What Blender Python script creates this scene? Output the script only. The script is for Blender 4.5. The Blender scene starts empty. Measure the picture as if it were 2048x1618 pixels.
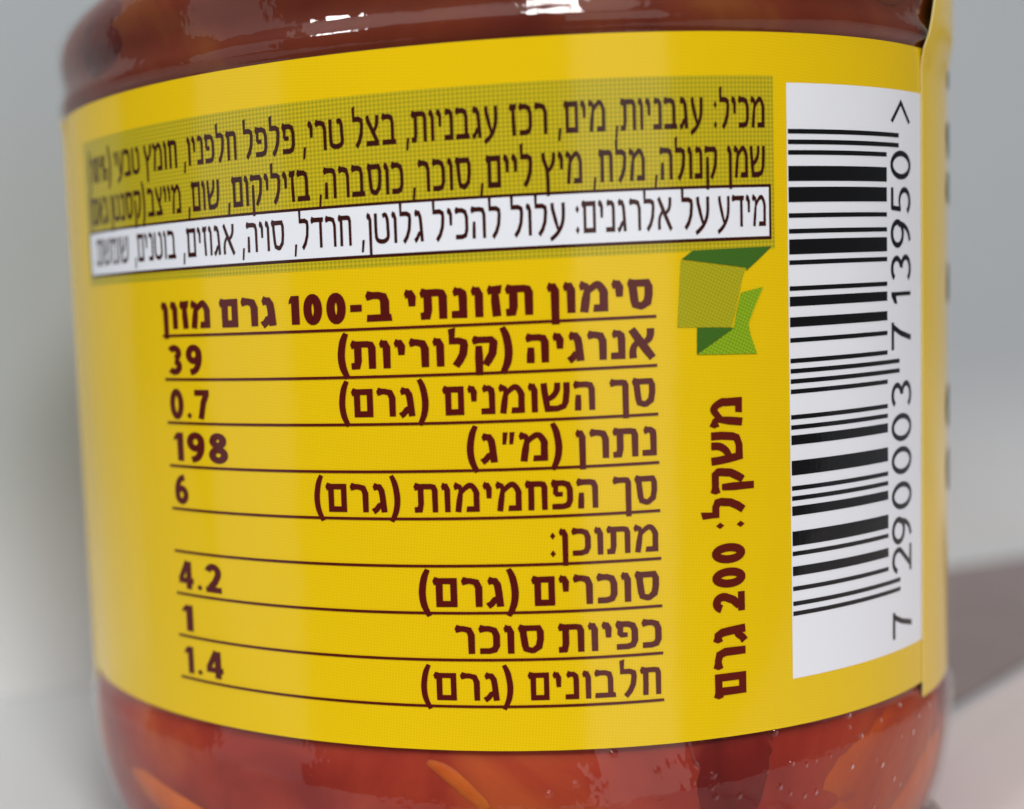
import bpy, bmesh, math, random
from mathutils import Vector, Matrix, noise

MM = 0.001
R0 = 35.0          # label radius, mm
Z0 = 52.0          # height of the label frame's zero above the table, mm
scene = bpy.context.scene
col = scene.collection
random.seed(4)

# ---------------------------------------------------------------- camera
cd = bpy.data.cameras.new('camera')
cam = bpy.data.objects.new('camera', cd)
col.objects.link(cam)
fw = Vector((-0.15062826, 0.98365427, -0.09866814))
rt = Vector((0.98808445, 0.14660645, -0.04685788))
up = Vector((0.03162657, 0.10455058, 0.99401657))
M = Matrix((rt, up, -fw)).transposed().to_4x4()
M.translation = Vector((0, -3.5370472 * R0 * MM, (Z0 - 0.27247708 * R0) * MM))
cam.matrix_world = M
cd.sensor_width = 36.0
cd.lens = 36.0 * 2871.553 / 2048.0
cd.shift_x = 470.863 / 2048.0
cd.shift_y = 84.591 / 2048.0
cd.clip_start = 0.005
cd.clip_end = 50.0
cd.dof.use_dof = True
cd.dof.focus_distance = 0.0912
cd.dof.aperture_fstop = 17.5
scene.camera = cam

# ---------------------------------------------------------------- room light
world = bpy.data.worlds.new('World')
scene.world = world
world.use_nodes = True
bg = world.node_tree.nodes['Background']
bg.inputs[0].default_value = (0.92, 0.96, 1.0, 1)
bg.inputs[1].default_value = 0.11

def area(name, az, elev, dist, w, h, radiance, color, target=(0, 0, Z0 - 16)):
    """A rectangular lamp seen from the jar at azimuth az (0 = towards the camera, + = right)."""
    l = bpy.data.lights.new(name, 'AREA')
    l.shape = 'RECTANGLE'; l.size = w; l.size_y = h; l.color = color
    l.energy = radiance * math.pi * w * h
    o = bpy.data.objects.new(name, l); col.objects.link(o)
    a, e = math.radians(az), math.radians(elev)
    t = Vector(target) * MM
    d = Vector((math.sin(a) * math.cos(e), -math.cos(a) * math.cos(e), math.sin(e)))
    o.location = t + d * dist
    o.rotation_euler = (-d).to_track_quat('-Z', 'Y').to_euler()
    return o
area('window_light', -62, 4, 0.9, 0.40, 1.2, 0.75, (0.90, 0.95, 1.0))
area('room_light', 31, 2, 0.9, 0.36, 1.0, 1.25, (1.0, 0.97, 0.93))
area('ceiling_panel', -5, 56, 1.0, 1.3, 0.45, 1.3, (1.0, 0.99, 0.97))
area('ceiling_lamp', 20, 44, 0.9, 0.20, 0.20, 33, (1.0, 0.98, 0.96))
area('ceiling_lamp', -37, 34, 0.9, 0.12, 0.12, 52, (1.0, 0.98, 0.97))

scene.view_settings.view_transform = 'Standard'
scene.view_settings.look = 'None'
scene.view_settings.exposure = 0.0
scene.view_settings.gamma = 1.0
scene.view_settings.use_curve_mapping = False
scene.render.engine = 'CYCLES'
scene.cycles.max_bounces = 10
scene.cycles.transparent_max_bounces = 16
scene.cycles.use_denoising = True

# ---------------------------------------------------------------- helpers
def rgb(r, g, b):
    f = lambda c: (c / 255 / 12.92) if c / 255 <= .04045 else ((c / 255 + .055) / 1.055) ** 2.4
    return (f(r), f(g), f(b), 1)

def mat(name):
    m = bpy.data.materials.new(name); m.use_nodes = True
    nt = m.node_tree
    return m, nt, nt.nodes['Principled BSDF']

def node(nt, t, **kw):
    n = nt.nodes.new(t)
    for k, v in kw.items():
        setattr(n, k, v)
    return n

def mathn(nt, op, a, b=None, c=None):
    n = nt.nodes.new('ShaderNodeMath'); n.operation = op
    for i, v in enumerate((a, b, c)):
        if v is None: continue
        if isinstance(v, (int, float)): n.inputs[i].default_value = v
        else: nt.links.new(v, n.inputs[i])
    return n.outputs[0]

def mix(nt, fac, a, b):
    n = nt.nodes.new('ShaderNodeMix'); n.data_type = 'RGBA'
    for i, v in ((0, fac), (6, a), (7, b)):
        if isinstance(v, (int, float)): n.inputs[i].default_value = v
        elif isinstance(v, tuple): n.inputs[i].default_value = v
        else: nt.links.new(v, n.inputs[i])
    return n.outputs[2]

def empty(name, loc=(0, 0, 0)):
    o = bpy.data.objects.new(name, None); o.empty_display_size = .01
    col.objects.link(o); o.location = loc
    return o

def tag(o, label, cat, kind=None, group=None):
    o['label'] = label; o['category'] = cat
    if kind: o['kind'] = kind
    if group: o['group'] = group

def mesh_obj(name, verts, faces, material, parent=None, uvs=None, smooth_shade=False):
    me = bpy.data.meshes.new(name)
    me.from_pydata(verts, [], faces)
    if uvs is not None:
        l = me.uv_layers.new(name='mm')
        for lp in me.loops:
            l.data[lp.index].uv = uvs[lp.vertex_index]
    if smooth_shade:
        for p in me.polygons: p.use_smooth = True
    me.materials.append(material)
    o = bpy.data.objects.new(name, me); col.objects.link(o)
    if parent: o.parent = parent
    return o

def cyl(u, z, off=0.0):
    """Point on the label: u = arc length in mm (0 faces the front), z in mm, off = height above the paper."""
    t = u / R0; r = (R0 + off) * MM
    return (r * math.sin(t), -r * math.cos(t), (z + Z0) * MM)
# ---------------------------------------------------------------- lettering
# Every glyph is a list of 2D quads / polygons in a box whose letter height is 1.
def smooth(pts, n=5):
    out = []
    L = len(pts)
    for i in range(L - 1):
        p0 = pts[max(i - 1, 0)]; p1 = pts[i]; p2 = pts[i + 1]; p3 = pts[min(i + 2, L - 1)]
        for k in range(n):
            t = k / n
            f = lambda a, b, c, d: .5 * (2 * b + (c - a) * t + (2 * a - 5 * b + 4 * c - d) * t * t + (3 * b - a - 3 * c + d) * t ** 3)
            out.append((f(p0[0], p1[0], p2[0], p3[0]), f(p0[1], p1[1], p2[1], p3[1])))
    out.append(pts[-1])
    return out

def ribbon(pts, wid, closed=False):
    """A strip of quads of the given width(s) along a polyline, with mitred joints."""
    n = len(pts)
    if not isinstance(wid, (list, tuple)):
        wid = [wid] * n
    elif len(wid) != n:
        m = len(wid) - 1
        wid = [wid[min(int(i / (n - 1) * m), m - 1)] + (wid[min(int(i / (n - 1) * m), m - 1) + 1] - wid[min(int(i / (n - 1) * m), m - 1)])
               * (i / (n - 1) * m - min(int(i / (n - 1) * m), m - 1)) for i in range(n)]
    def nrm(a, b):
        dx, dy = b[0] - a[0], b[1] - a[1]
        l = math.hypot(dx, dy) or 1e-9
        return (-dy / l, dx / l)
    L, R = [], []
    for i in range(n):
        if closed:
            a, c = nrm(pts[i - 1], pts[i]), nrm(pts[i], pts[(i + 1) % n])
        else:
            a = nrm(pts[i - 1], pts[i]) if i > 0 else nrm(pts[0], pts[1])
            c = nrm(pts[i], pts[i + 1]) if i < n - 1 else a
        d = max(1 + a[0] * c[0] + a[1] * c[1], .35)
        mx, my = (a[0] + c[0]) / d, (a[1] + c[1]) / d
        h = wid[i] / 2
        L.append((pts[i][0] + mx * h, pts[i][1] + my * h)); R.append((pts[i][0] - mx * h, pts[i][1] - my * h))
    m = n if closed else n - 1
    return [[L[i], R[i], R[(i + 1) % n], L[(i + 1) % n]] for i in range(m)]

def glyph(ch, V, T):
    """V: thickness of uprights, T: of level strokes.  Returns (layers, width)."""
    A = []
    y1 = 1 - T / 2; y0 = T / 2; v = V / 2
    def rib(p, w, s=0, closed=False):
        A.append(ribbon(smooth(p, s) if s else p, w, closed))
    def flag(x, w=.16, y=1.0):                      # the slanted tip at the left end of a head stroke
        A.append([[(x + .05, y + .045), (x - .02, y - .5 * T), (x + .03, y - T - .045), (x + w + .04, y - T), (x + w + .04, y)]])
    def roof(w, dn=0.0, rnd=.2):                    # head stroke turning down into the right upright
        flag(0)
        x = w - v
        rib([(.12, y1), (x - rnd, y1), (x - rnd * .3, y1 - rnd * .18), (x, y1 - rnd * .9), (x, y1 - rnd * 1.5), (x, dn)],
            [T, T, (T + V) / 2, V, V, V * .94])
    if ch == 'א':
        w = .86
        rib([(.08, 1.02), (.26, .74), (.58, .28), (.8, -.02)], [V * 1.0, V * 1.1, V * 1.1, V])
        rib([(.74, 1.02), (.73, .8), (.66, .64), (.5, .52)], [V, V, V * .9, V * .7], 3)
        rib([(.12, 0), (.11, .22), (.16, .42), (.3, .58)], [V, V * .95, V * .85, V * .7], 3)
    elif ch == 'ב':
        w = .78; flag(0); x = .62 - v * .4
        rib([(.12, y1), (x - .2, y1), (x - .05, y1 - .05), (x, y1 - .22), (x, T * .8)], [T, T, (T + V) / 2, V, V])
        A.append([[(.0, 0), (.78, 0), (.75, T), (.02, T)]])
    elif ch == 'ג':
        w = .52; flag(.04, .12)
        rib([(.14, y1), (.25, y1 - .01), (.33, y1 - .14), (.36, .55), (.41, 0)], [T, T * 1.1, V, V, V])
        rib([(.36, .33), (.24, .24), (.14, .1), (.12, 0)][0:3] + [(.02, .02)], [V * .6, T, T, T * 1.1])
    elif ch == 'ד':
        w = .76; flag(0); A.append([[(.12, 1 - T), (.76, 1 - T), (.78, 1), (.12, 1)]])
        rib([(.6, 1 - T * .6), (.6, 0)], V)
    elif ch == 'ה':
        w = .76; roof(w); rib([(.16, .54), (.15, .3), (.14, 0)], [V * .8, V, V])
    elif ch == 'ו':
        w = .1 + V; flag(0, .08); x = w - v
        rib([(.08, y1), (x - .06, y1), (x, y1 - .14), (x, 0)], [T, T, V, V * .94])
    elif ch == 'ז':
        w = .16 + V; flag(0, .1); A.append([[(.1, 1 - T), (w - .02, 1 - T * 1.05), (w + .03, 1.03), (.1, 1)]])
        rib([(.1 + v, 1 - T * .7), (.1 + v * 1.05, .5), (.12 + v * 1.2, 0)], [V * .8, V, V])
    elif ch == 'ח':
        w = .78; roof(w, 0, .14); rib([(.1 + v, 1 - T * .6), (.1 + v, .4), (.09 + v, 0)], V)
    elif ch == 'ט':
        w = .82
        rib([(v, 1.0), (v, .45), (v + .03, .2), (.22, y0 + .03), (.42, y0), (.6, y0 + .03), (.74, .22), (w - v, .5), (w - v - .02, .78), (.62, y1 + .01), (.46, y1 - .03)],
            [V, V, V, T, T, T, V, V, V, T, T], 3)
    elif ch == 'י':
        w = .1 + V; flag(0, .08); x = w - v
        rib([(.08, y1), (x - .06, y1), (x, y1 - .12), (x, .46)], [T, T, V, V * .8])
    elif ch == 'כ':
        w = .68; flag(0); x = w - v
        rib([(.12, y1), (x - .24, y1), (x - .07, y1 - .06), (x, y1 - .24), (x, .3), (x - .07, y0 + .05), (x - .24, y0), (.02, y0)], [T, T, (T + V) / 2, V, V, (T + V) / 2, T, T])
    elif ch == 'ך':
        w = .66; roof(w, -.36, .12)
    elif ch == 'ל':
        w = .64; x = w - v
        A.append([[(.0, 1.3), (V * .92, 1.36), (V * .8, 1 - T * .2), (V * .1, 1 - T * .2)]])
        rib([(.02, y1), (x - .16, y1), (x - .02, y1 - .06), (x, .72), (x - .04, .42), (x - .16, .18), (.22, .0)], [T, T, (T + V) / 2, V, V, V, V * .95])
    elif ch == 'מ':
        w = .9; x = w - v
        flag(.0, .1)
        rib([(.08, y1), (.2, y1 - .03), (.27, .7)], [T, T * .9, V * .7], 2)
        rib([(.25, .78), (.19, .42), (.13, 0)], [V * .7, V, V])
        rib([(.25, .68), (.38, y1 - .09), (.54, y1 + .01), (x - .12, y1 - .03), (x, y1 - .24), (x, .5), (x, 0)], [V * .7, T * .9, T, T, V, V, V], 3)
        A.append([[(.42, 0), (x, 0), (x, T), (.45, T)]])
    elif ch == 'ם':
        w = .76; flag(0); x = w - v; l = .08 + v
        rib([(.1, y1), (x, y1), (x, y0), (l, y0), (l, 1 - T)], [T, (T + V) / 2, (T + V) / 2, (T + V) / 2, V])
    elif ch == 'נ':
        w = .5; flag(.06, .1); x = w - v
        rib([(.16, y1), (x - .1, y1), (x - .02, y1 - .07), (x, .7), (x, y0), (.0, y0)], [T, T, V, V, (V + T) / 2, T])
    elif ch == 'ן':
        w = .1 + V; flag(0, .08); x = w - v
        rib([(.08, y1), (x - .06, y1), (x, y1 - .14), (x, -.36)], [T, T, V, V * .9])
    elif ch == 'ס':
        w = .82; flag(0); x = w - v
        rib([(.1, y1), (x - .06, y1), (x, y1 - .14), (x, .5), (x - .05, .24), (x - .22, y0 + .01), (.42, y0), (.24, y0 + .06), (.16 + v * .4, .3), (.1 + v * .5, .7), (.1 + v * .5, 1 - T)],
            [T, T, V, V, V, T, T, T, V, V, V])
    elif ch == 'ע':
        w = .74
        rib([(w - v, 1.0), (w - v, .62), (w - v - .06, .34), (.42, .1), (.2, -.06), (.0, -.16)], [V, V, V, T, T, T * .95], 3)
        rib([(.1, 1.0), (.13, .8), (.26, .45), (.38, .16)], [V, V, V, V * .7])
    elif ch == 'פ':
        w = .76; flag(0); x = w - v
        rib([(.12, y1), (x - .24, y1), (x - .07, y1 - .06), (x, y1 - .24), (x, .3), (x - .07, y0 + .05), (x - .24, y0), (.02, y0)], [T, T, (T + V) / 2, V, V, (T + V) / 2, T, T])
        rib([(.12 + v * .4, 1 - T * .7), (.1 + v * .4, .58), (.2, .5 + T * .1), (.4, .5 + T * .1)], [V * .85, V * .85, T * .9, T * .8])
    elif ch == 'ץ':
        w = .74
        rib([(.06, 1.0), (.09, .8), (.26, .5), (.3, .2), (.3, -.36)], [V, V, V, V, V * .9])
        rib([(w - v, 1.0), (w - v - .02, .75), (.5, .55), (.32, .42)], [V, V, V * .85, V * .6], 3)
    elif ch == 'צ':
        w = .76
        rib([(.08, 1.0), (.12, .84), (.42, .42), (.62, T * .8)], [V, V, V, V])
        rib([(w - v - .02, 1.0), (w - v - .04, .78), (.56, .6), (.42, .46)], [V, V, V * .85, V * .6], 3)
        A.append([[(.0, 0), (.72, 0), (.72, T), (.02, T)]])
    elif ch == 'ק':
        w = .8; flag(0); x = w - v
        rib([(.1, y1), (x - .08, y1), (x, y1 - .1), (x, .72), (x - .04, .4), (x - .16, .18), (.4, .0)], [T, T, V, V, V, V, V * .9])
        rib([(.12 + v * .6, .68), (.12 + v * .6, .3), (.12 + v * .6, -.36)], [V * .8, V, V * .9])
    elif ch == 'ר':
        w = .64; roof(w, 0, .26)
    elif ch == 'ש':
        w = 1.0; x = w - v
        rib([(.08, 1.0), (.1, .75), (.15, .4), (.2, y0), (.55, y0), (.78, y0 + .08), (x - .04, .34), (x, .68), (x, 1.0)], [V, V, V, (V + T) / 2, T, T, V, V, V])
        rib([(.56, 1.0), (.54, .74), (.4, .54), (.2, .42)], [V * .95, V * .95, T, T * .8], 3)
    elif ch == 'ת':
        w = .86; roof(w, 0, .16)
        rib([(.24, 1 - T * .6), (.24, .3), (.2, y0), (.0, y0 * .9)], [V, V, (V + T) / 2, T])
    elif ch in ',':
        w = .2; A.append([[(.06, .16), (.2, .16), (.12, -.24), (.0, -.24)]])
    elif ch == '.':
        w = .22; A.append([[(.0, .11), (.11, 0), (.22, .11), (.11, .22)]])
    elif ch == ':':
        w = .2
        for yy in (.1, .76):
            A.append([[(.0, yy), (.1, yy - .13), (.2, yy), (.1, yy + .13)]])
    elif ch == '״':
        w = .42
        for xx in (0, .22):
            A.append([[(xx + .04, 1.04), (xx + .2, 1.04), (xx + .14, .62), (xx + .02, .62)]])
    elif ch == '(':
        w = .3; rib([(.28, 1.3), (.16, 1.0), (.09, .5), (.14, .05), (.3, -.33)], [V * .7, V * .95, V, V * .95, V * .7], 4)
    elif ch == ')':
        w = .3; rib([(.02, 1.3), (.14, 1.0), (.21, .5), (.16, .05), (.0, -.33)], [V * .7, V * .95, V, V * .95, V * .7], 4)
    elif ch == '-':
        w = .36; A.append([[(0, .36), (.36, .36), (.36, .36 + T), (0, .36 + T)]])
    elif ch == '<':
        w = .7; rib([(.68, .95), (.08, .5), (.68, .05)], T)
    elif ch == '>':
        w = .7; rib([(.02, .95), (.62, .5), (.02, .05)], T)
    elif ch == '%':
        w = .9
        for cx, cy in ((.2, .76), (.7, .24)):
            rib([(cx + .15 * math.cos(a * math.pi / 6), cy + .2 * math.sin(a * math.pi / 6)) for a in range(12)], T * .7, 0, True)
        rib([(.66, 1.0), (.22, 0)], T * .7)
    else:
        w = .62
        def oval(cx, cy, rx, ry, a0=0, a1=360, n=22):
            return [(cx + rx * math.cos(math.radians(a0 + (a1 - a0) * i / n)), cy + ry * math.sin(math.radians(a0 + (a1 - a0) * i / n))) for i in range(n + 1)]
        if ch == '0':
            rib(oval(.31, .5, .31 - v, .52 - T / 2)[:-1], [1], 0, True) if False else A.append(ribbon(oval(.31, .5, .31 - v, .52 - T / 2)[:-1], V, True))
        elif ch == '1':
            w = .36; x = w - v; rib([(x, 0), (x, 1.0)], V); A.append([[(.0, .72), (.02, .86), (x - v, 1.0), (x + v * .5, 1.0), (x - v * .6, .78)]])
        elif ch == '2':
            rib(oval(.29, .7, .29 - v * .8, .32 - T / 2, 165, -25, 12) + [(.36, .38), (.16, T * .8)], V)
            A.append([[(0, 0), (.6, 0), (.6, T), (0, T)]])
        elif ch == '3':
            rib(oval(.27, .74, .27 - v * .7, .28 - T / 2, 150, -80, 12), V); rib(oval(.27, .27, .31 - v, .29 - T / 2, 85, -150, 14), V)
        elif ch == '4':
            w = .64; rib([(.4, 1.0), (.08, .32)], V * .85); A.append([[(.0, .2), (.64, .2), (.64, .2 + T), (.05, .2 + T)]]); rib([(.45, 0), (.45, 1.0)], V)
        elif ch == '5':
            A.append([[(.1, 1 - T), (.56, 1 - T), (.56, 1), (.1, 1)]]); rib([(.13, 1 - T * .3), (.1, .52)], V * .85)
            rib([(.1, .55)] + oval(.27, .32, .31 - v, .33 - T / 2, 100, -150, 14), [V * .6, V, V, V])
        elif ch in '69':
            R = oval(.31, .31, .31 - v, .33 - T / 2)[:-1]
            S = [(.1, .34), (.13, .62), (.26, .86), (.46, 1.0 - T * .3)]
            if ch == '9':
                R = [(.62 - p[0], 1 - p[1]) for p in R]; S = [(.62 - p[0], 1 - p[1]) for p in S]
            A.append(ribbon(R, V, True)); rib(S, V * .95, 4)
        elif ch == '7':
            A.append([[(0, 1 - T), (.6, 1 - T), (.6, 1), (0, 1)]]); rib([(.5, 1 - T * .7), (.36, .56), (.24, 0)], V)
        elif ch == '8':
            A.append(ribbon(oval(.31, .26, .31 - v, .285 - T / 2)[:-1], V, True)); A.append(ribbon(oval(.31, .75, .275 - v, .265 - T / 2)[:-1], V, True))
        elif ch == ' ':
            w = .3
    return A, w

def word_shapes(s, V, T, gap=.15):
    """Lay a word out from its visual left edge (a right-to-left word is given already in visual order)."""
    x = 0; out = []
    for ch in s:
        A, w = glyph(ch, V, T)
        out.append([[[(px + x, py) for px, py in poly] for poly in lay] for lay in A])
        x += w + gap
    return out, x - gap

WORDS = {
 'ing1': (-0.14, 1.69, [ ('מכיל:', 14.07, 17.67), ('עגבניות,', 7.74, 13.33), ('מים,', 4.30, 7.16), ('רכז', 1.45, 3.68), ('עגבניות,', -4.81, 0.74), ('בצל', -8.17, -5.40), ('טרי,', -11.53, -8.75), ('פלפל', -15.90, -12.06), ('חלפניו,', -21.12, -16.46), ('חומץ', -25.29, -21.76), ('טבעי', -29.33, -25.90), ('(10%)', -34.07, -29.88) ]),
 'ing2': (-3.15, -1.26, [ ('שמן', 14.95, 17.66), ('קנולה,', 10.12, 14.26), ('מלח,', 6.33, 9.53), ('מיץ', 3.30, 5.69), ('ליים,', -0.43, 2.73), ('סוכר,', -4.52, -0.94), ('כוסברה,', -10.57, -5.05), ('בזיליקום,', -17.39, -11.16), ('שום,', -20.92, -18.06), ('מייצב', -25.16, -21.60), ('(קסנטן', -30.28, -25.46), ('גאם)', -34.29, -30.70) ]),
 'all': (-6.13, -4.25, [ ('מידע', 14.24, 17.68), ('על', 11.79, 13.66), ('אלרגנים:', 5.22, 11.21), ('עלול', 1.33, 4.59), ('להכיל', -3.37, 0.76), ('גלוטן,', -7.87, -3.89), ('חרדל,', -12.44, -8.49), ('סויה,', -16.39, -13.13), ('אגוזים,', -21.64, -16.96), ('בוטנים,', -27.10, -22.34), ('שומשום.', -33.58, -27.92) ]),
 'title': (-10.88, -9.06, [ ('סימון', 3.41, 9.86), ('תזונתי', -5.26, 2.54), ('ב-100', -13.05, -6.08), ('גרם', -18.54, -14.05), ('מזון', -24.26, -19.43) ]),
 'r2': (-13.81, -12.08, [ ('אנרגיה', 2.03, 9.89), ('(קלוריות)', -9.68, 1.15) ]),
 'r3': (-16.83, -15.08, [ ('סך', 7.06, 9.89), ('השומנים', -3.11, 6.13), ('(גרם)', -9.75, -4.04) ]),
 'r4': (-19.83, -18.07, [ ('נתרן', 4.89, 9.92), ('(מ״ג)', -1.71, 4.01) ]),
 'r5': (-22.87, -21.08, [ ('סך', 7.10, 9.88), ('הפחמימות', -5.12, 6.17), ('(גרם)', -11.78, -6.04) ]),
 'r6': (-25.80, -24.12, [ ('מתוכן:', 3.14, 9.88) ]),
 'r7': (-28.86, -27.04, [ ('סוכרים', 1.95, 9.88), ('(גרם)', -5.02, 1.10) ]),
 'r8': (-31.85, -30.08, [ ('כפיות', 3.50, 9.98), ('סוכר', -2.86, 2.60) ]),
 'r9': (-34.84, -33.10, [ ('חלבונים', 1.56, 9.88), ('(גרם)', -5.12, 0.61) ]),
 'v39': (-13.95, -12.03, [ ('39', -23.80, -20.39) ]),
 'v07': (-16.99, -15.02, [ ('0.7', -23.84, -19.86) ]),
 'v198': (-19.91, -17.97, [ ('198', -23.66, -18.44) ]),
 'v6': (-22.88, -20.95, [ ('6', -23.80, -22.41) ]),
 'v42': (-28.87, -26.94, [ ('4.2', -23.93, -19.58) ]),
 'v1': (-31.86, -30.03, [ ('1', -23.74, -22.61) ]),
 'v14': (-34.87, -32.98, [ ('1.4', -23.71, -19.86) ]),
}
# ---------------------------------------------------------------- materials
def dots(nt, period, angle, thr, soft):
    """Half-tone screen in label millimetres: 1 inside a dot, 0 outside."""
    uv = node(nt, 'ShaderNodeUVMap', uv_map='mm').outputs[0]
    s = node(nt, 'ShaderNodeSeparateXYZ'); nt.links.new(uv, s.inputs[0])
    ca, sa = math.cos(math.radians(angle)), math.sin(math.radians(angle))
    a = mathn(nt, 'ADD', mathn(nt, 'MULTIPLY', s.outputs[0], ca), mathn(nt, 'MULTIPLY', s.outputs[1], sa))
    b = mathn(nt, 'ADD', mathn(nt, 'MULTIPLY', s.outputs[0], -sa), mathn(nt, 'MULTIPLY', s.outputs[1], ca))
    k = 2 * math.pi / period
    v = mathn(nt, 'MULTIPLY', mathn(nt, 'SINE', mathn(nt, 'MULTIPLY', a, k)), mathn(nt, 'SINE', mathn(nt, 'MULTIPLY', b, k)))
    n = node(nt, 'ShaderNodeMapRange', interpolation_type='SMOOTHSTEP')
    nt.links.new(v, n.inputs[0]); n.inputs[1].default_value = thr - soft; n.inputs[2].default_value = thr + soft
    return n.outputs[0], v

PAPER_ROUGH = 0.13
def printed(name, base, ink=None, period=.2, angle=38, thr=.3, soft=.25, fac=1.0):
    m, nt, b = mat(name)
    b.inputs['Roughness'].default_value = PAPER_ROUGH
    b.inputs['Specular IOR Level'].default_value = .32
    # faint unevenness of the ink film
    tc = node(nt, 'ShaderNodeTexCoord').outputs['Object']
    ns = node(nt, 'ShaderNodeTexNoise'); ns.inputs['Scale'].default_value = 240; ns.inputs['Detail'].default_value = 3
    nt.links.new(tc, ns.inputs['Vector'])
    if ink:
        d, _ = dots(nt, period, angle, thr, soft)
        c = mix(nt, mathn(nt, 'MULTIPLY', d, fac), base, ink)
    else:
        c = mix(nt, 0.0, base, base)
    dark = tuple(x * .9 for x in base[:3]) + (1,)
    f = node(nt, 'ShaderNodeMapRange'); nt.links.new(ns.outputs[0], f.inputs[0])
    f.inputs[1].default_value = .35; f.inputs[2].default_value = .7; f.inputs[4].default_value = .12
    c = mix(nt, f.outputs[0], c, dark)
    nt.links.new(c, b.inputs['Base Color'])
    bp = node(nt, 'ShaderNodeBump'); bp.inputs['Strength'].default_value = .05; bp.inputs['Distance'].default_value = .0002
    n2 = node(nt, 'ShaderNodeTexNoise'); n2.inputs['Scale'].default_value = 900; nt.links.new(tc, n2.inputs['Vector'])
    nt.links.new(n2.outputs[0], bp.inputs['Height'])
    b2 = node(nt, 'ShaderNodeBump'); b2.inputs['Strength'].default_value = .16; b2.inputs['Distance'].default_value = .0006      # paper not laid perfectly flat
    n4 = node(nt, 'ShaderNodeTexNoise'); n4.inputs['Scale'].default_value = 70; n4.inputs['Detail'].default_value = 2; nt.links.new(tc, n4.inputs['Vector'])
    nt.links.new(n4.outputs[0], b2.inputs['Height']); nt.links.new(bp.outputs[0], b2.inputs['Normal'])
    nt.links.new(b2.outputs[0], b.inputs['Normal'])
    return m

YELLOW = (.83, .565, .002, 1)
m_yellow = printed('yellow_label_paper', YELLOW, (.77, .475, .002, 1), .27, 40, .25, .3, .8)
m_green = printed('green_halftone_paper', (.62, .47, .012, 1), (.20, .215, .010, 1), .38, 45, .0, .4, .6)
m_white = printed('white_label_paper', (.84, .86, .92, 1))
m_black = printed('black_bar_ink', (.006, .006, .007, 1))
m_maroon = printed('maroon_ink', (.095, .006, .004, 1))
m_brown = printed('dark_brown_ink', (.042, .007, .005, 1))
m_weight = printed('red_brown_ink', (.12, .010, .004, 1))
m_dkgreen = printed('dark_green_ink', (.045, .14, .016, 1), (.10, .16, .015, 1), .3, 20, .5, .2, .6)
m_olive = printed('olive_ink', (.46, .42, .012, 1), (.30, .29, .01, 1), .3, 20, .1, .3, .9)
m_lime = printed('lime_ink', (.29, .45, .012, 1), (.14, .29, .01, 1), .3, 20, .1, .3, .9)
m_edge, nt, b = mat('paper_edge'); b.inputs['Base Color'].default_value = (.95, .80, .36, 1); b.inputs['Roughness'].default_value = .6

# glass: a clear wall with fresnel reflection and a rippled skin
m_glass = bpy.data.materials.new('clear_glass'); m_glass.use_nodes = True
nt = m_glass.node_tree; nt.nodes.clear()
out = node(nt, 'ShaderNodeOutputMaterial')
tc = node(nt, 'ShaderNodeTexCoord').outputs['Object']
n1 = node(nt, 'ShaderNodeTexNoise'); n1.inputs['Scale'].default_value = 800; n1.inputs['Detail'].default_value = 2; nt.links.new(tc, n1.inputs['Vector'])
n2 = node(nt, 'ShaderNodeTexNoise'); n2.inputs['Scale'].default_value = 60; n2.inputs['Detail'].default_value = 2; nt.links.new(tc, n2.inputs['Vector'])
h = mathn(nt, 'ADD', mathn(nt, 'MULTIPLY', n1.outputs[0], .16), n2.outputs[0])
# scattered little dimples moulded in the glass near the base
vo = node(nt, 'ShaderNodeTexVoronoi'); vo.inputs['Scale'].default_value = 1150; nt.links.new(tc, vo.inputs['Vector'])
vc = node(nt, 'ShaderNodeSeparateColor'); nt.links.new(vo.outputs['Color'], vc.inputs[0])
dent = node(nt, 'ShaderNodeMapRange', interpolation_type='SMOOTHSTEP'); nt.links.new(vo.outputs['Distance'], dent.inputs[0])
dent.inputs[1].default_value = .05; dent.inputs[2].default_value = .34; dent.inputs[3].default_value = 1; dent.inputs[4].default_value = 0
some = mathn(nt, 'GREATER_THAN', vc.outputs[0], .72)
px = node(nt, 'ShaderNodeSeparateXYZ'); nt.links.new(tc, px.inputs[0])
zone = mathn(nt, 'MULTIPLY', mathn(nt, 'LESS_THAN', px.outputs[2], .0138), mathn(nt, 'GREATER_THAN', px.outputs[0], -.003))
h = mathn(nt, 'ADD', h, mathn(nt, 'MULTIPLY', mathn(nt, 'MULTIPLY', dent.outputs[0], some), mathn(nt, 'MULTIPLY', zone, .75)))
bp = node(nt, 'ShaderNodeBump'); bp.inputs['Strength'].default_value = .5; bp.inputs['Distance'].default_value = .0006
nt.links.new(h, bp.inputs['Height'])
fr = node(nt, 'ShaderNodeFresnel'); fr.inputs[0].default_value = 1.5; nt.links.new(bp.outputs[0], fr.inputs['Normal'])
tr = node(nt, 'ShaderNodeBsdfTransparent'); tr.inputs[0].default_value = (.97, .975, .97, 1)
gl = node(nt, 'ShaderNodeBsdfGlossy'); gl.inputs['Roughness'].default_value = .03; nt.links.new(bp.outputs[0], gl.inputs['Normal'])
ms = node(nt, 'ShaderNodeMixShader')
geo = node(nt, 'ShaderNodeNewGeometry')
inside = mathn(nt, 'SUBTRACT', 1.0, mathn(nt, 'MULTIPLY', geo.outputs['Backfacing'], .9))
nt.links.new(mathn(nt, 'MULTIPLY', fr.outputs[0], inside), ms.inputs[0]); nt.links.new(tr.outputs[0], ms.inputs[1]); nt.links.new(gl.outputs[0], ms.inputs[2])
nt.links.new(ms.outputs[0], out.inputs[0])

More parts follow.
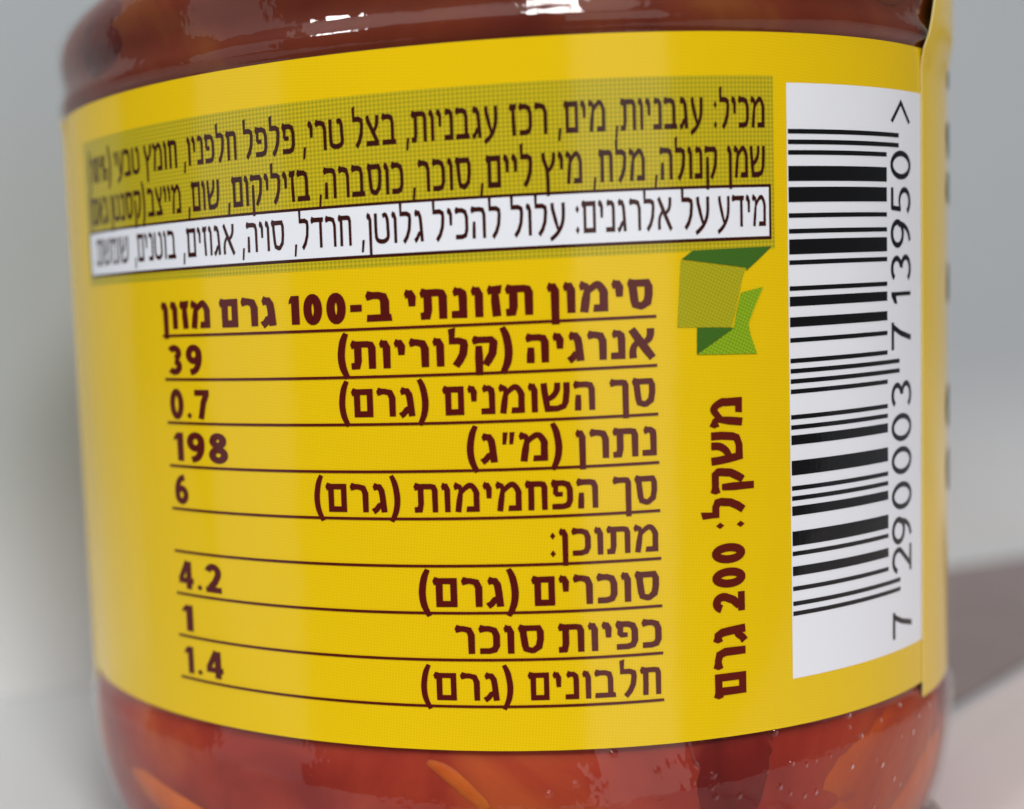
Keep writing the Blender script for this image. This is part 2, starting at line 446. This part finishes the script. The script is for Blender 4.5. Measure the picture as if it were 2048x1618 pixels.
def pulp(name, cols, brown, scale, over=None):
    """Wet tomato pulp.  over = colours of a piece of flesh that is smeared with the pulp towards its rim."""
    m, nt, b = mat(name)
    tc = node(nt, 'ShaderNodeTexCoord').outputs['Object']
    def ramp(cs, sc):
        n1 = node(nt, 'ShaderNodeTexNoise'); n1.inputs['Scale'].default_value = sc; n1.inputs['Detail'].default_value = 5; n1.inputs['Distortion'].default_value = .9
        nt.links.new(tc, n1.inputs['Vector'])
        rp = node(nt, 'ShaderNodeValToRGB'); nt.links.new(n1.outputs[0], rp.inputs[0])
        e = rp.color_ramp.elements
        e[0].position = .33; e[0].color = cs[0]
        e[1].position = .72; e[1].color = cs[2]
        k = e.new(.52); k.color = cs[1]
        return rp.outputs[0]
    c = ramp(cols, scale)
    if over:
        at = node(nt, 'ShaderNodeAttribute', attribute_name='skin')
        n3 = node(nt, 'ShaderNodeTexNoise'); n3.inputs['Scale'].default_value = 350; n3.inputs['Detail'].default_value = 4; nt.links.new(tc, n3.inputs['Vector'])
        g = mathn(nt, 'ADD', at.outputs['Fac'], mathn(nt, 'MULTIPLY', mathn(nt, 'SUBTRACT', n3.outputs[0], .5), .5))
        mr = node(nt, 'ShaderNodeMapRange', interpolation_type='SMOOTHSTEP'); nt.links.new(g, mr.inputs[0])
        mr.inputs[1].default_value = .34; mr.inputs[2].default_value = .74
        c = mix(nt, mr.outputs[0], c, ramp(over, 110))
    # the salsa's colour gets darker and browner towards the top
    sp = node(nt, 'ShaderNodeSeparateXYZ'); nt.links.new(tc, sp.inputs[0])
    mr = node(nt, 'ShaderNodeMapRange', interpolation_type='SMOOTHSTEP'); nt.links.new(sp.outputs[2], mr.inputs[0])
    mr.inputs[1].default_value = .030; mr.inputs[2].default_value = .056; mr.inputs[4].default_value = .9
    tint = node(nt, 'ShaderNodeMix', data_type='RGBA', blend_type='MULTIPLY')
    nt.links.new(mr.outputs[0], tint.inputs[0]); nt.links.new(c, tint.inputs[6]); tint.inputs[7].default_value = brown
    nt.links.new(tint.outputs[2], b.inputs['Base Color'])
    b.inputs['Roughness'].default_value = .5
    b.inputs['Specular IOR Level'].default_value = .12        # wet against the glass: no air gap to reflect
    b.inputs['Subsurface Weight'].default_value = .4
    b.inputs['Subsurface Radius'].default_value = (.006, .0015, .0008)
    b.inputs['Subsurface Scale'].default_value = .6
    return m
BROWN = (.42, .75, .42, 1)
PULP = [(.24, .016, .010, 1), (.36, .036, .017, 1), (.48, .085, .022, 1)]
m_salsa = pulp('tomato_salsa', PULP, BROWN, 85)
m_tomato = pulp('orange_tomato_flesh', PULP, BROWN, 85, [(.50, .075, .011, 1), (.60, .115, .016, 1), (.68, .16, .024, 1)])
m_rust = pulp('rust_pepper_flesh', PULP, BROWN, 85, [(.36, .040, .010, 1), (.46, .070, .014, 1), (.54, .10, .018, 1)])
m_red = pulp('red_tomato_flesh', PULP, BROWN, 85, [(.13, .006, .004, 1), (.18, .010, .007, 1), (.25, .02, .01, 1)])

def plain(name, a, c, scale, rough):
    m, nt, b = mat(name)
    tc = node(nt, 'ShaderNodeTexCoord').outputs['Object']
    n = node(nt, 'ShaderNodeTexNoise'); n.inputs['Scale'].default_value = scale; n.inputs['Detail'].default_value = 4; nt.links.new(tc, n.inputs['Vector'])
    nt.links.new(mix(nt, n.outputs[0], a, c), b.inputs['Base Color'])
    b.inputs['Roughness'].default_value = rough
    return m
m_table = plain('pale_table_laminate', (.59, .61, .63, 1), (.545, .565, .585, 1), 30, .4)
m_wall, nt, b = mat('pale_grey_paint')
tc = node(nt, 'ShaderNodeTexCoord').outputs['Object']
n = node(nt, 'ShaderNodeTexNoise'); n.inputs['Scale'].default_value = 20; n.inputs['Detail'].default_value = 4; nt.links.new(tc, n.inputs['Vector'])
paint = mix(nt, n.outputs[0], (.43, .47, .50, 1), (.395, .43, .46, 1))
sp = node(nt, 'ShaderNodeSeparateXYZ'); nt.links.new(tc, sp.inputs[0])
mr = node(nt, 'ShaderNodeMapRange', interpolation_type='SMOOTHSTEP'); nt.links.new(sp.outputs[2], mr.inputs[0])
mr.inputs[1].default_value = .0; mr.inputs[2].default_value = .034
nt.links.new(mix(nt, mr.outputs[0], (.72, .74, .755, 1), paint), b.inputs['Base Color'])   # paler colour at the foot puts in the light that the wall lacks there
b.inputs['Roughness'].default_value = .6

# ---------------------------------------------------------------- setting
def box(name, x0, x1, y0, y1, z0, z1, m, parent=None):
    v = [(x, y, z) for z in (z0, z1) for y in (y0, y1) for x in (x0, x1)]
    f = [(0, 2, 3, 1), (4, 5, 7, 6), (0, 1, 5, 4), (2, 6, 7, 3), (0, 4, 6, 2), (1, 3, 7, 5)]
    return mesh_obj(name, v, f, m, parent)
t = box('tabletop', -.7, .9, -.058, .75, -.03, 0, m_table)
t['kind'] = 'structure'
v = [(x, y, z) for z in (0, .55) for y in (0, .02) for x in (-.062, .75)]
f = [(0, 2, 3, 1), (4, 5, 7, 6), (0, 1, 5, 4), (2, 6, 7, 3), (0, 4, 6, 2), (1, 3, 7, 5)]
w = mesh_obj('wall', v, f, m_wall)
w.location = (-.050, .0294, .00005)
w.rotation_euler = (0, 0, math.atan2(63.8, 115))
tag(w, 'plain pale grey wall panel standing close behind the salsa jar', 'wall')

def slab(name, outline, z0, z1, m, parent=None):
    n = len(outline)
    v = [(x * MM, y * MM, z0 * MM) for x, y in outline] + [(x * MM, y * MM, z1 * MM) for x, y in outline]
    f = [tuple(range(n - 1, -1, -1)), tuple(range(n, 2 * n))] + [(i, (i + 1) % n, n + (i + 1) % n, n + i) for i in range(n)]
    o = mesh_obj(name, v, f, m, parent)
    bv = o.modifiers.new('bevel', 'BEVEL'); bv.width = .0002; bv.segments = 2
    return o
m_pink = plain('pale_pink_penumbra', (.76, .665, .665, 1), (.71, .62, .62, 1), 60, .5)
m_taupe = plain('taupe_shadow', (.32, .26, .255, 1), (.25, .20, .198, 1), 90, .8)
penumbra_slab = empty('penumbra_slab')  # added pink slab: its steps and tint imitate the jar shadow's soft edge
tag(penumbra_slab, 'pale pink stepped slab added for the tinted half-shadow on the table right of the jar', 'penumbra_slab')
slab('penumbra_base', [(32.8, -56), (170, -56), (170, 190), (36.2, 8.9), (32.8, 4.6)], .1, .7, m_pink, penumbra_slab)
slab('penumbra_face', [(33.2, -55), (168, -55), (168, 188), (46.5, 15.4), (38.9, 4.3), (33.2, -4.0)], .7, 1.0, m_pink, penumbra_slab)
mt = slab('shadow_slab', [(34.0, 9.0), (118.5, 121), (30, 70.5), (26, 24.6)], .1, .9, m_taupe)  # dark slab laid in place of the shadow the jar casts on the table
tag(mt, 'taupe slab added for the shadow of the jar on the table, between the pale pink slab and the grey wall', 'shadow_slab')

# ---------------------------------------------------------------- jar
jar = empty('salsa_jar')
tag(jar, 'glass salsa jar with yellow wraparound label, Hebrew nutrition table and barcode', 'jar')

def lathe(name, prof, m, parent, seg=256, wob=None):
    v, f = [], []
    for r, z in prof:
        for i in range(seg):
            a = 2 * math.pi * i / seg
            rr = r + (wob(a, z) if wob else 0)
            v.append((rr * MM * math.sin(a), -rr * MM * math.cos(a), (z + Z0) * MM))
    for j in range(len(prof) - 1):
        for i in range(seg):
            k = (i + 1) % seg
            f.append((j * seg + i, j * seg + k, (j + 1) * seg + k, (j + 1) * seg + i))
    return v, f
PROF = [(0, -51), (24, -51), (27, -51.9), (30, -51.85), (31.6, -51.4), (33.0, -50.6), (34.1, -49.3), (34.75, -47.5), (35.1, -45.5), (35.4, -43.2), (35.55, -41.2), (35.5, -40),
        (35.25, -39.3), (34.95, -38.8), (34.85, -38), (34.85, -20), (34.85, 5), (34.9, 5.75), (35.1, 6.0), (35.26, 6.2), (35.36, 6.4), (35.38, 6.65), (35.32, 6.9), (35.18, 7.25), (35.05, 7.6), (34.97, 7.95),
        (34.95, 8.4), (35.05, 9), (35.2, 9.7), (35.25, 10.5), (35.05, 11.4), (34.5, 12.4), (33.6, 13.3), (32.3, 14.2), (30.6, 15.0), (28.4, 15.8), (26.4, 16.6), (25.3, 18), (25, 20), (25, 30), (24.4, 30.4), (23.6, 30)]
v, f = lathe('glass_body', PROF, m_glass, jar)
mesh_obj('glass_body', v, f, m_glass, jar, None, True)

# salsa inside
def wob(a, z):
    p = Vector((math.sin(a) * 3.2, math.cos(a) * 3.2, z * .11))
    return .14 * noise.noise(p) + .06 * noise.noise(p * 2.7) - .1
def inner(z):
    pts = PROF[2:]
    for (r0, z0), (r1, z1) in zip(pts, pts[1:]):
        if z0 <= z <= z1: return r0 + (r1 - r0) * (z - z0) / max(z1 - z0, 1e-6)
    return 24
salsa = empty('salsa')
tag(salsa, 'chunky red tomato salsa filling the glass jar', 'salsa')
zs = [-49.5 + i * .8 for i in range(84)]
prof = [(0, -49.6), (20, -49.6)] + [(min(inner(z) - .27, 35.0), z) for z in zs if z < 17] + [(12, 17), (0, 17)]
v, f = lathe('salsa_body', prof, m_salsa, salsa, 200, lambda a, z: wob(a, z) if -49 < z < 16.5 else 0)
mesh_obj('salsa_body', v, f, m_salsa, salsa, None, True)

def chunk(name, u, z, su, sz, sr, rot, m, seed):
    bm = bmesh.new(); bmesh.ops.create_icosphere(bm, subdivisions=4, radius=1)
    hs = []
    for q in bm.verts:
        p = q.co.copy(); hs.append(p.z)
        d = 1 + .22 * noise.noise(p * 1.3 + Vector((seed, 0, 0))) + .08 * noise.noise(p * 3.5 + Vector((0, seed, 0)))
        p *= d
        a = math.radians(rot)
        x = p.x * su; y = p.y * sz
        uu = u + x * math.cos(a) - y * math.sin(a); zz = z + x * math.sin(a) + y * math.cos(a)
        rr = min(inner(max(min(zz, 16), -50)) - .12, 35.0) - sr + p.z * sr
        tt = uu / R0
        q.co = Vector((rr * MM * math.sin(tt), -rr * MM * math.cos(tt), (zz + Z0) * MM))
    me = bpy.data.meshes.new(name); bm.to_mesh(me); bm.free()
    at = me.attributes.new('skin', 'FLOAT', 'POINT')
    for k, h in enumerate(hs): at.data[k].value = h
    for p in me.polygons: p.use_smooth = True
    me.materials.append(m)
    o = bpy.data.objects.new(name, me); col.objects.link(o); o.parent = salsa
CH = [(3.4, -44.6, 6.2, 4.2, .7, -6, m_tomato), (-3.0, -40.4, 3.6, .8, .42, -38, m_tomato), (-27, -45.0, 12, 2.0, .62, -14, m_tomato), (-42, -42.4, 7, 1.6, .6, -24, m_tomato),
      (14.5, -42, 4, 6, .45, -12, m_red), (30, -42.6, 11.5, 4.6, .5, 8, m_rust), (33, -46.0, 11, 2.7, .66, 17, m_tomato), (44, -41, 5, 3, .5, 10, m_red),
      (-15, 12, 6, 2.4, .6, 5, m_tomato), (-2, 13, 5, 2, .5, -8, m_red), (13, 12.4, 7, 2.2, .6, 4, m_tomato), (-31, 10, 5, 3, .5, 12, m_red), (30, 10.5, 5, 2.4, .5, 0, m_rust)]
for i, c in enumerate(CH):
    chunk('tomato_chunk', *c, i * 3.7)

# ---------------------------------------------------------------- labels
def sheet(name, u0, u1, zlo, zhi, m, parent, off=0.0, thick=.09, step=.45, nz=30, lift=lambda z: 0.0):
    """A piece of paper following the jar; zlo and zhi may be functions of u.  It has real edges."""
    fl = zlo if callable(zlo) else (lambda u: zlo)
    fh = zhi if callable(zhi) else (lambda u: zhi)
    nu = max(2, int((u1 - u0) / step))
    v, uv, f = [], [], []
    for i in range(nu + 1):
        u = u0 + (u1 - u0) * i / nu
        for j in range(nz + 1):
            z = fl(u) + (fh(u) - fl(u)) * j / nz
            v.append(cyl(u, z, off + lift(z))); uv.append((u, z))
    n = nz + 1
    for i in range(nu):
        for j in range(nz):
            f.append((i * n + j, (i + 1) * n + j, (i + 1) * n + j + 1, i * n + j + 1))
    nf = len(f)
    if thick:
        b0 = len(v)
        loop = [i * n for i in range(nu + 1)] + [nu * n + j for j in range(1, n)] + [i * n + nz for i in range(nu - 1, -1, -1)] + [j for j in range(nz - 1, 0, -1)]
        for k in loop:
            u, z = uv[k]; v.append(cyl(u, z, off - thick + lift(z))); uv.append((u, z))
        L = len(loop)
        for k in range(L):
            f.append((loop[k], b0 + k, b0 + (k + 1) % L, loop[(k + 1) % L]))
    o = mesh_obj(name, v, f, m, parent, uv, False)
    for i, p in enumerate(o.data.polygons):
        p.use_smooth = i < nf
    if thick:
        o.data.materials.append(m_edge)
        for i, p in enumerate(o.data.polygons):
            if i >= nf: p.material_index = 1
        # keep the fold at the paper's edge crisp
        for ed in o.data.edges: ed.use_edge_sharp = False
        vs = set(loop)
        for ed in o.data.edges:
            if ed.vertices[0] in vs and ed.vertices[1] in vs: ed.use_edge_sharp = True
    return o

def rect(verts, faces, uvs, u0, u1, z0, z1, off, step=.5):
    nu = max(1, int((u1 - u0) / step + .5)); b = len(verts)
    for i in range(nu + 1):
        u = u0 + (u1 - u0) * i / nu
        for z in (z0, z1): verts.append(cyl(u, z, off)); uvs.append((u, z))
    for i in range(nu):
        faces.append((b + 2 * i, b + 2 * i + 2, b + 2 * i + 3, b + 2 * i + 1))

back = sheet('back_label', -50.0, 36.5, -38.1, 5.6, m_yellow, jar)
def tab(u):
    a = 5.6 + (u - 34.45) * 2.1
    return min(max(5.6, a), 21) if u < 60 else min(max(5.6, 5.6 + (95 - u) * .5), 21)
front = sheet('front_label', 34.45, 2 * math.pi * R0 - 41.5, -39.2, tab, m_yellow, jar, .11, .08, .5, 60, lambda z: .4 * min(max((z - 4.6) / 2.2, 0), 1))

def clip(poly, u, keep):
    out = []
    for i in range(len(poly)):
        a, b = poly[i - 1], poly[i]
        da, db = (a[0] - u) * keep, (b[0] - u) * keep
        if (da >= 0) != (db >= 0):
            t = da / (da - db); out.append((u, a[1] + (b[1] - a[1]) * t))
        if db >= 0: out.append(b)
    return out

def strips(poly, off, step=.45):
    """Cut a large outline into narrow upright strips so that it follows the curve of the jar."""
    from mathutils.geometry import tessellate_polygon
    out = []
    for tri in tessellate_polygon([[Vector((u, z, 0)) for u, z in poly]]):
        q = [poly[k] for k in tri]
        lo, hi = min(p[0] for p in q), max(p[0] for p in q)
        n = max(1, math.ceil((hi - lo) / step))
        for k in range(n):
            c = clip(clip(q, lo + (hi - lo) * k / n, 1), lo + (hi - lo) * (k + 1) / n, -1)
            if len(c) > 2: out.append((c, off))
    return out

def ink(name, shapes, m, parent=back):
    """shapes: list of (polygon in (u, z), height above the paper)."""
    v, f, uv = [], [], []
    cut = []
    for poly, off in shapes:
        us = [p[0] for p in poly]
        cut += strips(poly, off) if max(us) - min(us) > .6 else [(poly, off)]
    for poly, off in cut:
        b = len(v)
        for u, z in poly: v.append(cyl(u, z, off)); uv.append((u, z))
        f.append(tuple(range(b, b + len(poly))))
    me_o = mesh_obj(name, v, f, m, parent, uv)
    bm = bmesh.new(); bm.from_mesh(me_o.data)
    bm.normal_update()
    for fc in bm.faces:                                  # every stroke faces outward
        c = fc.calc_center_median()
        if fc.normal.x * c.x + fc.normal.y * c.y < 0: fc.normal_flip()
    bm.to_mesh(me_o.data); bm.free()
    return me_o

def patch(name, u0, u1, z0, z1, m, off, parent=back):
    v, f, uv = [], [], []
    rect(v, f, uv, u0, u1, z0, z1, off)
    return mesh_obj(name, v, f, m, parent, uv)

def is_latin(s): return all(c in '0123456789.' for c in s)
def visual(s):
    """Right-to-left words in the order they stand from left to right on the paper."""
    if is_latin(s): return s
    if s == '(10%)': return '(10%)'
    if s == 'ב-100': return '100-ב'
    t = s[::-1]
    return t.translate(str.maketrans('()', ')('))

def words(key, V, T, off=.034):
    base, top, lst = WORDS[key]
    H = top - base; out = []; k = 0
    for s, u0, u1 in lst:
        sh, w = word_shapes(visual(s), V, T, .14)
        sx = (u1 - u0) / w
        for g in sh:
            for lay in g:
                k += 1
                for poly in lay:
                    out.append(([(u0 + x * sx, base + y * H) for x, y in poly], off + .0007 * (k % 9)))
    return out

patch('ingredient_panel', -35.2, 18.35, -7.55, 3.0, m_green, .008)
patch('allergen_box', -34.6, 17.95, -6.78, -3.74, m_white, .016)
v, f, uv = [], [], []
for a in ((-34.75, 18.1, -3.76, -3.58, .024), (-34.75, 18.1, -6.96, -6.76, .024), (17.93, 18.1, -6.77, -3.75, .023), (-34.75, -34.6, -6.77, -3.75, .023)):
    rect(v, f, uv, *a)
mesh_obj('allergen_frame', v, f, m_brown, back, uv)
ink('ingredient_text', words('ing1', .185, .165) + words('ing2', .185, .165), m_brown)
ink('allergen_text', words('all', .165, .15), m_brown)
ink('table_heading', words('title', .27, .235), m_maroon)
ROWS = [('r2', 'v39', .26, .225), ('r3', 'v07', .225, .2), ('r4', 'v198', .225, .2), ('r5', 'v6', .21, .19), ('r6', None, .21, .19), ('r7', 'v42', .225, .2), ('r8', 'v1', .225, .2), ('r9', 'v14', .2, .18)]
for a, c, V, T in ROWS:
    s = words(a, V, T)
    if c: s += words(c, .225, .2)
    ink('table_row_text', s, m_maroon)
for i in range(9):
    zc = -11.33 - i * 2.988
    patch('table_rule', -24.22, 10.05, zc - .085, zc + .085, m_maroon, .05)

# barcode, turned a quarter to the left: the digits stand on its right
patch('barcode_panel', 19.38, 34.4, -35.0, 2.58, m_white, .01)
Lc = ['0001101', '0011001', '0010011', '0111101', '0100011', '0110001', '0101111', '0111011', '0110111', '0001011']
PAR = ['LLLLLL', 'LLGLGG', 'LLGGLG', 'LLGGGL', 'LGLLGG', 'LGGLLG', 'LGGGLL', 'LGLGLG', 'LGLGGL', 'LGGLGL']
CODE = '7290003713950'
inv = lambda s: ''.join('1' if c == '0' else '0' for c in s)
bits = '101'
for d, pz in zip(CODE[1:7], PAR[int(CODE[0])]):
    bits += Lc[int(d)] if pz == 'L' else inv(Lc[int(d)])[::-1]
bits += '01010' + ''.join(inv(Lc[int(d)]) for d in CODE[7:]) + '101'
zb, zt = -30.93, -.21
mod = (zt - zb) / 95
v, f, uv = [], [], []
i = 0
while i < 95:
    if bits[i] == '1':
        j = i
        while j < 95 and bits[j] == '1': j += 1
        guard = i < 3 or i >= 92 or 45 <= i < 50
        rect(v, f, uv, 19.47, 30.75 if guard else 29.1, zb + i * mod + .02, zb + j * mod - .02, .03)
        i = j
    else:
        i += 1
mesh_obj('barcode_bars', v, f, m_black, back, uv)
# digit characters: tops point left, they read upwards
DZ = [-33.2, -28.75, -26.75, -24.4, -22.0, -19.75, -17.45, -13.55, -11.05, -9.0, -6.8, -4.55, -2.3, 1.2]
s = []
for ch, zc in zip(CODE + '>', DZ):
    A, w = glyph(ch, .12, .115)
    big = 1.9 if ch != '>' else 1.5
    for k, lay in enumerate(A):
        for poly in lay:
            s.append(([(32.5 - y * 2.85, zc + (x / w - .5) * (big if ch != '1' else .8)) for x, y in poly], .03 + .0007 * k))
ink('barcode_digits', s, m_black)

# net weight, also turned a quarter to the left
s = []
for word, zlo, zhi in (('משקל:', -24.75, -16.6), ('200', -30.05, -25.7), ('גרם', -35.55, -30.95)):
    sh, w = word_shapes(visual(word), .25, .22, .14)
    sc = (zhi - zlo) / w; k = 0
    for g in sh:
        for lay in g:
            k += 1
            for poly in lay:
                s.append(([(15.72 - y * 2.2, zlo + x * sc) for x, y in poly], .034 + .0007 * (k % 7)))
ink('weight_text', s, m_weight)

ink('ribbon_emblem', strips([(11.70, -8.03), (16.12, -8.66), (15.93, -9.2), (15.42, -11.07), (15.1, -12.25), (11.4, -12.1)], .026), m_olive)
ink('ribbon_fold', strips([(11.75, -7.98), (12.5, -7.47), (18.1, -7.40), (17.11, -8.16), (16.15, -8.86), (16.18, -8.64)], .034)
    + strips([(12.7, -12.16), (15.25, -12.3), (12.66, -13.8)], .034), m_dkgreen)
ink('ribbon_tail', strips([(15.79, -10.16), (17.39, -9.87), (16.75, -11.08), (16.28, -12.09), (16.42, -12.82), (16.89, -13.98), (12.66, -13.82), (15.22, -12.34), (15.5, -11.07)], .042), m_lime)

# the dark printed picture that starts at the far edge of the front label
def blob(u, z, ru, rz, off):
    return ([(u + ru * math.cos(a) * (1 + .12 * math.sin(3 * a + z)), z + rz * math.sin(a)) for a in [2 * math.pi * i / 24 for i in range(24)]], off)
s = []
for k, (u, z, ru, rz) in enumerate([(45.0, 8.3, 2.2, 1.4), (44.7, 5.0, 2.0, 1.1), (44.9, .2, 2.3, 1.4), (44.9, -3.3, 2.3, 1.3), (45.2, -10.3, 2.2, 1.6), (44.9, -19.5, 2.6, 1.7), (45.2, -24.3, 2.8, 1.7)]):
    for q in range(3):
        s.append(blob(u + q * .9, z, ru, rz, .17 + .02 * q))
ink('printed_picture', s, m_dkgreen, front)
